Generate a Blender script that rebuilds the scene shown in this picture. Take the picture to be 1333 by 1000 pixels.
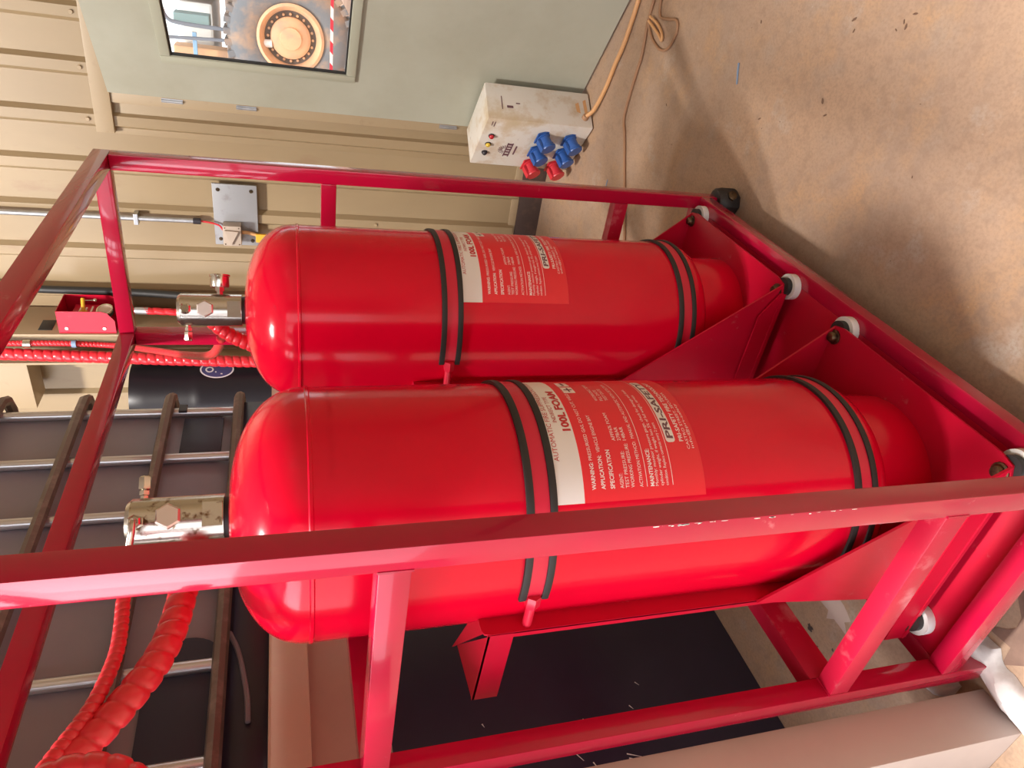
import bpy, bmesh, math, random
from mathutils import Vector, Matrix
random.seed(7)
for o in list(bpy.data.objects): bpy.data.objects.remove(o)
SC = bpy.context.scene
COL = SC.collection
pi = math.pi

# ------------------------------------------------------------------ camera
cam_d = bpy.data.cameras.new('camera'); cam = bpy.data.objects.new('camera', cam_d); COL.objects.link(cam)
M0 = Vector((-0.2614956, -0.1550955, -0.9526623)); M1 = Vector((-0.5571309, 0.8302347, 0.0177624)); M2 = Vector((0.7881784, 0.5354024, -0.3035112))
rot = Matrix((M0, -M1, -M2)).transposed()            # the phone was held on its side: world up is picture left
cam.matrix_world = Matrix.Translation((-0.576948, -0.620288, 1.406285)) @ rot.to_4x4()
cam_d.sensor_fit = 'HORIZONTAL'; cam_d.sensor_width = 36.0; cam_d.lens = 36 * 920.731 / 1333
cam_d.clip_start = 0.02; cam_d.clip_end = 500
SC.camera = cam

# ------------------------------------------------------------------ light, sky, exposure
SC.view_settings.view_transform = 'Standard'
try: SC.view_settings.look = 'None'
except Exception: pass
SC.view_settings.gamma = 1.0
SC.view_settings.use_curve_mapping = False
SC.view_settings.exposure = 0.0
w = bpy.data.worlds.new('sky'); SC.world = w; w.use_nodes = True
wb = w.node_tree.nodes['Background']; wb.inputs[0].default_value = (0.93, 0.96, 1.0, 1); wb.inputs[1].default_value = 2.9
def lamp(name, kind, loc, energy, color, target=None, **kw):
    d = bpy.data.lights.new(name, kind); d.energy = energy; d.color = color
    for k, v in kw.items(): setattr(d, k, v)
    o = bpy.data.objects.new(name, d); o.location = loc; COL.objects.link(o)
    if target is not None: o.rotation_euler = (Vector(target) - Vector(loc)).to_track_quat('-Z', 'Y').to_euler()
    return o
lamp('sun', 'SUN', (-10, 0, 12), 3.2, (1, .95, .86), target=(-3.2, -1.0, 0), angle=math.radians(1.0))
lamp('skylight', 'AREA', (-.50, .92, 5.3), 520, (1, .94, .88), target=(.8, .2, 0), shape='RECTANGLE', size=0.5, size_y=0.5)
lamp('doorway_daylight', 'AREA', (-4.7, 4.2, 3.8), 270, (.95, .93, 1), target=(0.5, 0.3, 1.2), shape='RECTANGLE', size=5.2, size_y=2.5)

# ------------------------------------------------------------------ materials
def mat(name, col, rough=.5, metal=0., noise=None, bump=None, coat=0., spec=.5, rough_var=None, stretch=None):
    """noise = (other colour, scale, low, high)   bump = (scale, strength)"""
    m = bpy.data.materials.new(name); m.use_nodes = True
    nt = m.node_tree; N = nt.nodes; L = nt.links; b = N['Principled BSDF']
    b.inputs['Base Color'].default_value = (*col, 1); b.inputs['Roughness'].default_value = rough
    b.inputs['Metallic'].default_value = metal; b.inputs['Coat Weight'].default_value = coat
    b.inputs['Coat Roughness'].default_value = .06; b.inputs['Specular IOR Level'].default_value = spec
    tc = N.new('ShaderNodeTexCoord'); src = tc.outputs['Object']
    if stretch:
        mp = N.new('ShaderNodeMapping'); mp.inputs['Scale'].default_value = stretch; L.new(src, mp.inputs['Vector']); src = mp.outputs['Vector']
    if noise:
        layers = noise if isinstance(noise, list) else [noise]
        prev = None
        for (c2, sc, lo, hi) in layers:
            n = N.new('ShaderNodeTexNoise'); n.inputs['Scale'].default_value = sc; n.inputs['Detail'].default_value = 7; n.inputs['Roughness'].default_value = .62
            L.new(src, n.inputs['Vector'])
            r = N.new('ShaderNodeMapRange'); r.inputs[1].default_value = lo; r.inputs[2].default_value = hi; L.new(n.outputs['Fac'], r.inputs[0])
            mx = N.new('ShaderNodeMix'); mx.data_type = 'RGBA'; L.new(r.outputs[0], mx.inputs[0])
            if prev is None: mx.inputs[6].default_value = (*col, 1)
            else: L.new(prev, mx.inputs[6])
            mx.inputs[7].default_value = (*c2, 1); prev = mx.outputs[2]
        L.new(prev, b.inputs['Base Color'])
    if rough_var:
        n = N.new('ShaderNodeTexNoise'); n.inputs['Scale'].default_value = rough_var[0]; n.inputs['Detail'].default_value = 5; L.new(src, n.inputs['Vector'])
        r = N.new('ShaderNodeMapRange'); r.inputs[1].default_value = .3; r.inputs[2].default_value = .7; r.inputs[3].default_value = rough_var[1]; r.inputs[4].default_value = rough_var[2]
        L.new(n.outputs['Fac'], r.inputs[0]); L.new(r.outputs[0], b.inputs['Roughness'])
    if bump:
        n = N.new('ShaderNodeTexNoise'); n.inputs['Scale'].default_value = bump[0]; n.inputs['Detail'].default_value = 5; L.new(src, n.inputs['Vector'])
        bp = N.new('ShaderNodeBump'); bp.inputs['Strength'].default_value = bump[1]; bp.inputs['Distance'].default_value = .004
        L.new(n.outputs['Fac'], bp.inputs['Height']); L.new(bp.outputs['Normal'], b.inputs['Normal'])
    return m
M = {}
M['cyl'] = mat('gloss_red_paint', (.70, .001, .024), .17, coat=.14, spec=.26, noise=((.62, .001, .024), 3, .35, .7), bump=(60, .02))
M['cage'] = mat('red_frame_paint', (.45, .004, .038), .21, coat=.7, spec=.2, noise=[((.40, .009, .036), 8, .4, .7), ((.58, .12, .15), 26, .68, .80)], bump=(90, .03))
M['rail_dusty'] = mat('dusty_red_paint', (.46, .008, .038), .36, coat=.1, spec=.3, noise=[((.42, .009, .036), 8, .4, .7), ((.60, .20, .22), 11, .57, .76)], bump=(70, .04))
M['plate'] = mat('red_plate_paint', (.52, .003, .028), .33, coat=.05, spec=.3, noise=[((.46, .007, .030), 6, .4, .7), ((.52, .16, .16), 17, .66, .78)], bump=(50, .03))
M['strap'] = mat('strap_red', (.62, .012, .045), .35)
M['rubber'] = mat('black_rubber', (.018, .016, .016), .55)
M['foot'] = mat('worn_black_rubber', (.022, .018, .018), .5, noise=((.09, .06, .05), 30, .6, .8))
M['nylon'] = mat('white_nylon', (.80, .80, .78), .4)
M['bolt'] = mat('rusty_bolt', (.16, .11, .06), .38, .85, noise=((.07, .05, .035), 60, .4, .6))
M['steel'] = mat('stainless', (.62, .58, .53), .24, 1., noise=((.50, .44, .38), 40, .45, .7), stretch=(1, 1, .15))
M['steel_face'] = mat('brushed_steel_face', (.78, .70, .66), .42, 1.)
M['steel_dirty'] = mat('stainless_dirty', (.58, .54, .48), .22, 1., noise=((.20, .11, .06), 55, .56, .66))
M['chrome'] = mat('bright_nickel', (.72, .70, .62), .18, 1.)
M['brass'] = mat('brass', (.70, .42, .10), .3, 1.)
M['dial'] = mat('dial_face', (.75, .60, .52), .35)
M['lab_red'] = mat('label_red', (.80, .022, .035), .38)
M['lab_white'] = mat('label_white', (.82, .79, .76), .4)
M['ink_white'] = mat('white_ink', (.92, .80, .78), .45)
M['ink_red'] = mat('red_ink', (.55, .03, .035), .45)
M['ink_dark'] = mat('dark_ink', (.16, .07, .09), .45)
M['hose'] = mat('red_hose_wrap', (.62, .022, .035), .30, coat=.2)
M['hose_black'] = mat('black_hose', (.02, .02, .02), .45)
M['wall'] = mat('cream_sheet_steel', (.33, .245, .14), .40, noise=[((.29, .215, .125), 2.5, .4, .7), ((.27, .17, .10), 9, .62, .8)], stretch=(1, 1, .35))
M['trim'] = mat('cream_trim', (.37, .28, .17), .42, noise=((.30, .21, .13), 12, .6, .8))
M['grit'] = mat('brown_grit', (.17, .095, .06), .8)
M['stain'] = mat('oil_stain', (.09, .065, .06), .35)
M['darkbrown'] = mat('dark_brown_mottle', (.20, .12, .09), .5, noise=((.30, .19, .14), 14, .4, .7))
M['dust'] = mat('pale_dust', (.55, .43, .37), .9)
M['upstand'] = mat('brown_kerb', (.060, .036, .030), .7, noise=((.12, .07, .05), 14, .5, .75))
M['door'] = mat('grey_green_door', (.45, .46, .38), .34, noise=[((.40, .40, .32), 3, .4, .7), ((.30, .28, .22), 13, .70, .85)])
M['door_frame'] = mat('door_moulding', (.42, .43, .34), .4)
M['gasket'] = mat('black_gasket', (.02, .02, .02), .5)
M['zinc'] = mat('galvanised', (.55, .57, .60), .38, .8, noise=((.40, .42, .45), 20, .4, .7))
M['greyplate'] = mat('grey_painted_plate', (.34, .35, .37), .45, .3, noise=((.24, .22, .22), 14, .55, .75))
M['isolator'] = mat('dusty_grey_plastic', (.46, .38, .31), .55)
M['yellow'] = mat('yellow_tag', (.80, .42, .03), .5)
M['cordo'] = mat('orange_cord', (.66, .36, .16), .5)
M['cordb'] = mat('brown_cord', (.36, .20, .11), .6)
M['boxw'] = mat('dirty_white_enamel', (.74, .70, .64), .42, noise=[((.56, .40, .25), 8, .48, .70), ((.60, .50, .34), 4, .5, .7), ((.26, .18, .13), 20, .66, .78)])
M['blue'] = mat('blue_plastic', (.025, .10, .36), .4)
M['redp'] = mat('red_plastic', (.62, .03, .045), .4)
M['led_r'] = mat('red_lens', (.50, .02, .03), .25); M['led_y'] = mat('yellow_lens', (.75, .52, .05), .25); M['blackp'] = mat('black_plastic', (.025, .022, .03), .4)
M['tank'] = mat('grey_plastic', (.29, .275, .33), .42, noise=((.23, .215, .265), 2, .4, .7))
M['cagebar'] = mat('dull_steel_bar', (.20, .165, .15), .5, .5, noise=((.30, .25, .23), 22, .5, .7))
M['tube'] = mat('galvanised_tube', (.66, .66, .70), .28, .8)
M['blacktank'] = mat('black_polythene', (.024, .021, .042), .32, noise=((.033, .029, .054), 3, .4, .7))
M['darkpanel'] = mat('dark_placard', (.026, .032, .068), .45)
M['drum'] = mat('black_drum', (.009, .007, .010), .35, spec=.3)
M['beam'] = mat('beige_beam', (.76, .57, .47), .5, noise=((.82, .68, .52), 9, .5, .75))
M['fascia'] = mat('board_brown', (.62, .44, .39), .6, noise=((.68, .49, .42), 5, .45, .7))
M['column'] = mat('beige_column', (.55, .47, .43), .45, noise=((.49, .415, .38), 4, .4, .7))
M['cloth'] = mat('dirty_white_cloth', (.72, .69, .68), .8, noise=((.50, .46, .45), 12, .5, .75), bump=(25, .6))
M['paperwhite'] = mat('white_fleck', (.85, .83, .80), .6)
M['bluestrip'] = mat('blue_strip', (.20, .30, .45), .5)
M['drumlabel'] = mat('navy_label', (.055, .05, .14), .4)
M['lab_rim'] = mat('label_rim', (.62, .56, .58), .45)
M['tyre'] = mat('dusty_tyre', (.16, .17, .19), .8, noise=((.42, .27, .18), 2.2, .45, .68))
M['rim'] = mat('dusty_rim', (.72, .42, .24), .6, noise=((.55, .33, .22), 4, .45, .7))
M['rimdark'] = mat('rim_recess', (.12, .10, .10), .7)
M['truckw'] = mat('truck_white', (.80, .80, .78), .5); M['truckb'] = mat('truck_brown', (.26, .19, .16), .7)
M['truckt'] = mat('truck_tube', (.16, .18, .22), .5); M['truckg'] = mat('truck_greenbox', (.20, .30, .31), .5); M['truckbl'] = mat('truck_bluepost', (.24, .42, .62), .5)
M['dirt'] = mat('red_dirt', (.62, .38, .26), .9, noise=((.50, .28, .18), 1.5, .4, .7))
M['roof'] = mat('roof_sheet', (.55, .54, .52), .6)
# glass pane of the door
g = bpy.data.materials.new('clear_glass'); g.use_nodes = True; nt = g.node_tree; nt.nodes.remove(nt.nodes['Principled BSDF'])
tr = nt.nodes.new('ShaderNodeBsdfTransparent'); tr.inputs[0].default_value = (.95, .97, .97, 1); gl = nt.nodes.new('ShaderNodeBsdfGlossy'); gl.inputs['Roughness'].default_value = .02
fr = nt.nodes.new('ShaderNodeLayerWeight'); pw = nt.nodes.new('ShaderNodeMath'); pw.operation = 'POWER'; pw.inputs[1].default_value = 4.5; nt.links.new(fr.outputs['Facing'], pw.inputs[0])
ml = nt.nodes.new('ShaderNodeMath'); ml.operation = 'MULTIPLY_ADD'; ml.inputs[1].default_value = .8; ml.inputs[2].default_value = .10; nt.links.new(pw.outputs[0], ml.inputs[0]); mx = nt.nodes.new('ShaderNodeMixShader')
nt.links.new(ml.outputs[0], mx.inputs[0]); nt.links.new(tr.outputs[0], mx.inputs[1]); nt.links.new(gl.outputs[0], mx.inputs[2]); nt.links.new(mx.outputs[0], nt.nodes['Material Output'].inputs[0])
M['glass'] = g
# red and white barrier tape: stripes along its length
def tape_mat():
    m = mat('barrier_tape', (.85, .82, .80), .5); nt = m.node_tree; N = nt.nodes; L = nt.links
    tc = N.new('ShaderNodeTexCoord'); sp = N.new('ShaderNodeSeparateXYZ'); L.new(tc.outputs['Object'], sp.inputs[0])
    ad = N.new('ShaderNodeMath'); ad.operation = 'ADD'; L.new(sp.outputs[1], ad.inputs[0]); L.new(sp.outputs[2], ad.inputs[1])
    mu = N.new('ShaderNodeMath'); mu.operation = 'MULTIPLY'; mu.inputs[1].default_value = 4.; L.new(ad.outputs[0], mu.inputs[0])
    f = N.new('ShaderNodeMath'); f.operation = 'FRACT'; L.new(mu.outputs[0], f.inputs[0])
    gt = N.new('ShaderNodeMath'); gt.operation = 'GREATER_THAN'; gt.inputs[1].default_value = .5; L.new(f.outputs[0], gt.inputs[0])
    mx = N.new('ShaderNodeMix'); mx.data_type = 'RGBA'; mx.inputs[6].default_value = (.85, .82, .8, 1); mx.inputs[7].default_value = (.65, .02, .06, 1)
    L.new(gt.outputs[0], mx.inputs[0]); L.new(mx.outputs[2], N['Principled BSDF'].inputs['Base Color']); return m
M['tape'] = tape_mat()
# dusty concrete floor
def floor_mat():
    m = mat('dusty_concrete', (.46, .305, .200), .6); nt = m.node_tree; N = nt.nodes; L = nt.links; b = N['Principled BSDF']
    tc = N.new('ShaderNodeTexCoord')
    def noise(sc, det=8, rg=.65):
        n = N.new('ShaderNodeTexNoise'); n.inputs['Scale'].default_value = sc; n.inputs['Detail'].default_value = det; n.inputs['Roughness'].default_value = rg; L.new(tc.outputs['Object'], n.inputs['Vector']); return n
    prev = None
    for (c2, sc, lo, hi) in [((.39, .275, .20), 1.6, .42, .62), ((.50, .305, .165), 3.1, .52, .70), ((.41, .32, .25), 6.5, .55, .75), ((.30, .195, .135), 26, .50, .80), ((.44, .36, .295), 4.2, .58, .70), ((.33, .22, .15), 120, .45, .75), ((.20, .125, .085), 22, .70, .75), ((.54, .45, .36), 47, .66, .76)]:
        n = noise(sc); r = N.new('ShaderNodeMapRange'); r.inputs[1].default_value = lo; r.inputs[2].default_value = hi; L.new(n.outputs['Fac'], r.inputs[0])
        mx = N.new('ShaderNodeMix'); mx.data_type = 'RGBA'; L.new(r.outputs[0], mx.inputs[0])
        if prev is None: mx.inputs[6].default_value = (.46, .305, .200, 1)
        else: L.new(prev, mx.inputs[6])
        mx.inputs[7].default_value = (*c2, 1); prev = mx.outputs[2]
    L.new(prev, b.inputs['Base Color'])
    bp = N.new('ShaderNodeBump'); bp.inputs['Strength'].default_value = .15; bp.inputs['Distance'].default_value = .003; L.new(noise(55).outputs['Fac'], bp.inputs['Height']); L.new(bp.outputs['Normal'], b.inputs['Normal'])
    return m
M['floor'] = floor_mat()

# ------------------------------------------------------------------ mesh helpers (world coordinates; children stored relative to their thing)
OFF = {}
def root(name, loc, label, cat, group=None):
    o = bpy.data.objects.new(name, None); o.empty_display_size = .05; o.location = loc; COL.objects.link(o)
    OFF[o] = Vector(loc); o['label'] = label; o['category'] = cat
    if group: o['group'] = group
    return o
def tag(o, label, cat, group=None):
    o['label'] = label; o['category'] = cat
    if group: o['group'] = group
    return o
def emit(name, bm, m, parent=None, smooth=False, origin=None, struct=False):
    me = bpy.data.meshes.new(name)
    off = OFF[parent] if parent is not None else (Vector(origin) if origin is not None else None)
    if off is None and not struct:
        cs = [v.co for v in bm.verts]
        off = Vector(((min(c.x for c in cs) + max(c.x for c in cs)) / 2, (min(c.y for c in cs) + max(c.y for c in cs)) / 2, min(c.z for c in cs)))
    if off is None: off = Vector((0, 0, 0))
    bmesh.ops.translate(bm, verts=bm.verts, vec=-off)
    bmesh.ops.recalc_face_normals(bm, faces=bm.faces)
    bm.to_mesh(me); bm.free()
    me.materials.append(M[m] if isinstance(m, str) else m)
    if smooth:
        me.polygons.foreach_set('use_smooth', [True] * len(me.polygons))
        try: me.set_sharp_from_angle(angle=math.radians(38))
        except Exception: pass
    o = bpy.data.objects.new(name, me); COL.objects.link(o); OFF[o] = off
    if parent is not None: o.parent = parent
    else: o.location = off
    if struct: o['kind'] = 'structure'
    return o
def B(): return bmesh.new()
def abox(bm, x0, x1, y0, y1, z0, z1, bev=0., T=None):
    vs = [bm.verts.new((x, y, z)) for x in (x0, x1) for y in (y0, y1) for z in (z0, z1)]
    fs = [bm.faces.new([vs[i] for i in f]) for f in ((0, 1, 3, 2), (4, 6, 7, 5), (0, 4, 5, 1), (2, 3, 7, 6), (0, 2, 6, 4), (1, 5, 7, 3))]
    if bev:
        es = list({e for f in fs for e in f.edges})
        r = bmesh.ops.bevel(bm, geom=es, offset=bev, segments=2, affect='EDGES', profile=.6)
        vs = list({v for f in r['faces'] for v in f.verts} | {v for v in vs if v.is_valid})
    if T is not None: bmesh.ops.transform(bm, matrix=T, verts=[v for v in vs if v.is_valid])
    return bm
def box(name, x0, x1, y0, y1, z0, z1, m, parent=None, bev=.003, T=None, **kw):
    return emit(name, abox(B(), x0, x1, y0, y1, z0, z1, bev, T), m, parent, smooth=bev > 0, **kw)
def alathe(bm, prof, seg=48, T=None, a0=0., a1=2 * pi):
    """profile [(r, z)] turned about z, then moved by T"""
    full = abs(a1 - a0 - 2 * pi) < 1e-6; n = seg if full else seg + 1; rings = []
    for r, z in prof:
        if r < 1e-6: rings.append([bm.verts.new((0, 0, z))]); continue
        rings.append([bm.verts.new((r * math.cos(a0 + (a1 - a0) * i / seg), r * math.sin(a0 + (a1 - a0) * i / seg), z)) for i in range(n)])
    for a, b in zip(rings, rings[1:]):
        for i in range(seg):
            j = (i + 1) % n
            if len(a) == 1 and len(b) == 1: continue
            if len(a) == 1: bm.faces.new((a[0], b[i], b[j]))
            elif len(b) == 1: bm.faces.new((a[i], a[j], b[0]))
            else: bm.faces.new((a[i], a[j], b[j], b[i]))
    if T is not None: bmesh.ops.transform(bm, matrix=T, verts=[v for r in rings for v in r])
    return bm
def lathe(name, prof, m, parent=None, seg=48, T=None, **kw): return emit(name, alathe(B(), prof, seg, T), m, parent, smooth=True, **kw)
def frame(p, z, up=(0, 0, 1)):
    """matrix with origin p and local z axis along z"""
    z = Vector(z).normalized(); up = Vector(up)
    if abs(z.dot(up)) > .98: up = Vector((1, 0, 0))
    x = up.cross(z).normalized(); y = z.cross(x)
    return Matrix(((x.x, y.x, z.x, p[0]), (x.y, y.y, z.y, p[1]), (x.z, y.z, z.z, p[2]), (0, 0, 0, 1)))
def hexprof(r, h, c=.15): return [(0, 0), (r, 0), (r, h * (1 - c)), (r * .86, h), (0, h)]
def prism(bm, poly, d):
    """extrude a 3D polygon by vector d"""
    d = Vector(d); a = [bm.verts.new(p) for p in poly]; b = [bm.verts.new(Vector(p) + d) for p in poly]
    bm.faces.new(a); bm.faces.new(b[::-1]); n = len(a)
    for i in range(n): bm.faces.new((a[i], b[i], b[(i + 1) % n], a[(i + 1) % n]))
    return bm
def spline(pts, n):
    pts = [Vector(p) for p in pts]; P = [2 * pts[0] - pts[1]] + pts + [2 * pts[-1] - pts[-2]]; out = []
    for i in range(1, len(P) - 2):
        for k in range(n):
            t = k / n; a, b, c, d = P[i - 1], P[i], P[i + 1], P[i + 2]
            out.append(.5 * ((2 * b) + (c - a) * t + (2 * a - 5 * b + 4 * c - d) * t * t + (3 * b - a - 3 * c + d) * t ** 3))
    out.append(pts[-1]); return out
def resample(path, step):
    out = [path[0].copy()]; acc = 0
    for a, b in zip(path, path[1:]):
        L = (b - a).length; t = step - acc
        while t <= L: out.append(a.lerp(b, t / L)); t += step
        acc = (acc + L) % step
    return out
def atube(bm, path, r, seg=10, rf=None, step=None):
    path = [Vector(p) for p in path]
    if step: path = resample(path, step)
    t = (path[1] - path[0]).normalized(); n = t.orthogonal().normalized(); rings = []; s = 0
    for i, p in enumerate(path):
        tt = (path[min(i + 1, len(path) - 1)] - path[max(i - 1, 0)]).normalized()
        n = (n - tt * n.dot(tt)).normalized(); b = tt.cross(n)
        if i: s += (p - path[i - 1]).length
        rings.append([bm.verts.new(p + (n * math.cos(2 * pi * k / seg) + b * math.sin(2 * pi * k / seg)) * (r if rf is None else rf(s, k / seg))) for k in range(seg)])
    for a, c in zip(rings, rings[1:]):
        for k in range(seg): bm.faces.new((a[k], a[(k + 1) % seg], c[(k + 1) % seg], c[k]))
    bm.faces.new(rings[0][::-1]); bm.faces.new(rings[-1]); return bm
def tube(name, path, r, m, parent=None, seg=10, rf=None, step=None, **kw): return emit(name, atube(B(), path, r, seg, rf, step), m, parent, smooth=True, **kw)
def spiral_rf(r, pitch, depth=.16):
    def f(s, u):
        x = (s / pitch - u) % 1.0
        return r * (1 - depth * abs(2 * x - 1) ** 5)
    return f
def spiral(name, pts, r, pitch, m='hose', parent=None, depth=.18):
    bm = atube(B(), spline(pts, 24), r, 20, spiral_rf(r, pitch, depth), step=pitch / 9)
    me = emit(name, bm, m, parent); me.data.polygons.foreach_set('use_smooth', [True] * len(me.data.polygons)); return me
def text_mesh(s, bold=0.):
    c = bpy.data.curves.new('letters', 'FONT'); c.body = s; c.size = 1.; c.offset = bold; c.resolution_u = 2
    o = bpy.data.objects.new('letters', c); COL.objects.link(o)
    dg = bpy.context.evaluated_depsgraph_get(); dg.update(); me = bpy.data.meshes.new_from_object(o.evaluated_get(dg))
    bpy.data.objects.remove(o); bpy.data.curves.remove(c)
    V = [(v.co.x, v.co.y) for v in me.vertices]; F = [tuple(p.vertices) for p in me.polygons]; bpy.data.meshes.remove(me)
    return V, F
def add_text(bm, s, fn, height, width=None, bold=0., slant=0.):
    """fn maps flat letter coordinates (metres along, metres up) to 3D"""
    V, F = text_mesh(s, bold); x0 = min(v[0] for v in V); wd = max(v[0] for v in V) - x0; k = height / .70; kx = k if width is None else width / wd
    vs = [bm.verts.new(fn((x - x0) * kx + slant * y * k, y * k)) for x, y in V]
    for f in F:
        try: bm.faces.new([vs[i] for i in f])
        except ValueError: pass

# ================================================================== SETTING
XW = 3.16
box('floor', -9, 30, -9, 12, -.1, 0, 'floor', bev=0, struct=True)
box('ceiling', -5, XW + .3, -4.5, 7, 5.4, 5.5, 'roof', bev=0, struct=True)
box('wall_front', -5, XW + .3, -4.6, -4.5, 0, 5.4, 'wall', bev=0, struct=True)
box('wall_back', -5, XW + .3, 7, 7.1, 0, 5.4, 'wall', bev=0, struct=True)
bm = B(); abox(bm, -5.1, -5, -4.5, -2.6, 0, 5.4); abox(bm, -5.1, -5, 6.4, 7, 0, 5.4); abox(bm, -5.1, -5, -2.6, 6.4, 5.1, 5.4); emit('wall_left', bm, 'wall', struct=True)
# profiled sheet wall, open behind the door leaf
RIBS = [(-.04 + .219 * k) for k in range(-30, 30)]
DY0, DY1, DZ = -.80, .26, 2.14          # door opening
def wall_profile(ya, yb):
    pts = [(ya, 0.)]
    for r in RIBS:
        for dy, d in ((-.040, 0.), (-.022, -.028), (.022, -.028), (.040, 0.)):
            y = r + dy
            if ya < y < yb: pts.append((y, d))
    pts.append((yb, 0.)); return pts
def sheet(bm, ya, yb, z0, z1):
    pts = wall_profile(ya, yb)
    for (y0, d0), (y1, d1) in zip(pts, pts[1:]):
        bm.faces.new([bm.verts.new(p) for p in ((XW + d0, y0, z0), (XW + d1, y1, z0), (XW + d1, y1, z1), (XW + d0, y0, z1))])
bm = B(); abox(bm, XW + .06, XW + .12, DY1, 7, 0, 5.4); abox(bm, XW + .06, XW + .12, -4.5, DY0, 0, 5.4); abox(bm, XW + .06, XW + .12, DY0, DY1, DZ + .05, 5.4)
wall = emit('wall_right', bm, 'wall', struct=True); OFF[wall] = Vector((0, 0, 0))
for i, (ya, yb) in enumerate(((-4.5, DY0 - .05), (DY0 - .05, DY1 + .08), (DY1 + .08, 1.16), (1.16, 2.03), (2.03, 7))):
    bm = B(); sheet(bm, ya, yb, DZ + .05 if i == 1 else .15, 5.4); bmesh.ops.remove_doubles(bm, verts=bm.verts, dist=1e-5); emit('wall_sheet', bm, 'wall', wall)
for r in RIBS:
    if -.3 < r < 2.2: lathe('screw', hexprof(.009, .009), 'trim', wall, seg=8, T=frame((XW - .028, r, 2.245), (-1, 0, 0)))
for k, (y, z) in enumerate(((.835, .93), (1.054, 1.30), (.616, 1.42), (1.27, 1.9))): lathe('screw', hexprof(.008, .008), 'trim', wall, seg=8, T=frame((XW - .028, y, z), (-1, 0, 0)))
box('baseboard_right', XW - .02, XW + .1, DY1 + .02, 6, 0, .135, 'upstand', bev=.004, struct=True)
box('baseboard_far', XW - .02, XW + .1, -4.5, DY0 - .02, 0, .135, 'upstand', bev=.004, struct=True)
bm = B(); abox(bm, XW - .012, XW + .03, DY1 + .08, 6, .135, .175, .002); emit('trim_1', bm, 'trim', smooth=True, struct=True)
# door frame: head and hinge jamb of flat cream section
bm = B(); abox(bm, XW - .045, XW + .12, DY0 - .05, DY1 + .19, DZ, DZ + .075, .003); emit('trim_2', bm, 'trim', smooth=True, struct=True)
bm = B(); abox(bm, XW - .035, XW + .12, DY1, DY1 + .055, 0.13, DZ, .003); emit('trim_3', bm, 'trim', smooth=True, struct=True)
bm = B(); abox(bm, XW - .035, XW + .12, DY0 - .05, DY0, 0.0, DZ, .003); emit('trim_4', bm, 'trim', smooth=True, struct=True)
bm = B(); abox(bm, XW - .010, XW + .02, DY1 + .055, DY1 + .20, .135, DZ, .002); emit('trim_5', bm, 'wall', smooth=True, struct=True)
# open door leaf, local frame: s along the leaf from the hinge, t through it, z up
dv = Vector((-.580, -.815, 0)).normalized(); hp = Vector((2.795, -.061, 0)) - dv * .375
tn = Vector((-dv.y, dv.x, 0));  tn = tn if tn.x > 0 else -tn          # away from the camera
TD = Matrix(((dv.x, tn.x, 0, hp.x), (dv.y, tn.y, 0, hp.y), (0, 0, 1, 0), (0, 0, 0, 1)))
S0, S1, Z0, Z1 = .262, .80, 1.13, 1.84
bm = B()
for a in ((0, S0, .012, 2.125), (S1, 1.0, .012, 2.125), (S0, S1, .012, Z0), (S0, S1, Z1, 2.125)): abox(bm, a[0], a[1], 0, .006, a[2], a[3], 0)
for a in ((0, S0 - .12, .012, 2.125), (S1 + .12, 1.0, .012, 2.125), (S0 - .12, S1 + .12, .012, Z0 - .06), (S0 - .12, S1 + .12, Z1 + .06, 2.125)): abox(bm, a[0], a[1], .006, .04, a[2], a[3], 0)
bmesh.ops.transform(bm, matrix=TD, verts=bm.verts); bmesh.ops.remove_doubles(bm, verts=bm.verts, dist=1e-5)
door = emit('door_1', bm, 'door', struct=True); OFF[door] = Vector((0, 0, 0))
bm = B(); e = .040
for (a, b, c, d) in ((S0 - e, S0, Z0 - e, Z1 + e), (S1, S1 + e, Z0 - e, Z1 + e), (S0, S1, Z0 - e, Z0), (S0, S1, Z1, Z1 + e)): abox(bm, a, b, -.016, .0, c, d, .006)
bmesh.ops.transform(bm, matrix=TD, verts=bm.verts); emit('window_frame', bm, 'door_frame', door, smooth=True)
bm = B(); e = .007
for (a, b, c, d) in ((S0, S0 + e, Z0, Z1), (S1 - e, S1, Z0, Z1), (S0, S1, Z0, Z0 + e), (S0, S1, Z1 - e, Z1)): abox(bm, a, b, -.006, .005, c, d)
bmesh.ops.transform(bm, matrix=TD, verts=bm.verts); emit('gasket', bm, 'gasket', door)
bm = B(); abox(bm, S0, S1, .001, .005, Z0, Z1); bmesh.ops.transform(bm, matrix=TD, verts=bm.verts); emit('window_pane', bm, 'glass', door)
for z in (1.885, 1.565, .59):
    h = alathe(B(), [(0, -.045), (.006, -.045), (.006, .045), (0, .045)], 12, Matrix.Translation((XW - .040, DY1 + .026, z))); abox(h, XW - .038, XW - .034, DY1 + .015, DY1 + .034, z - .045, z + .045); emit('hinge', h, 'zinc', door, smooth=True)

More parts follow.
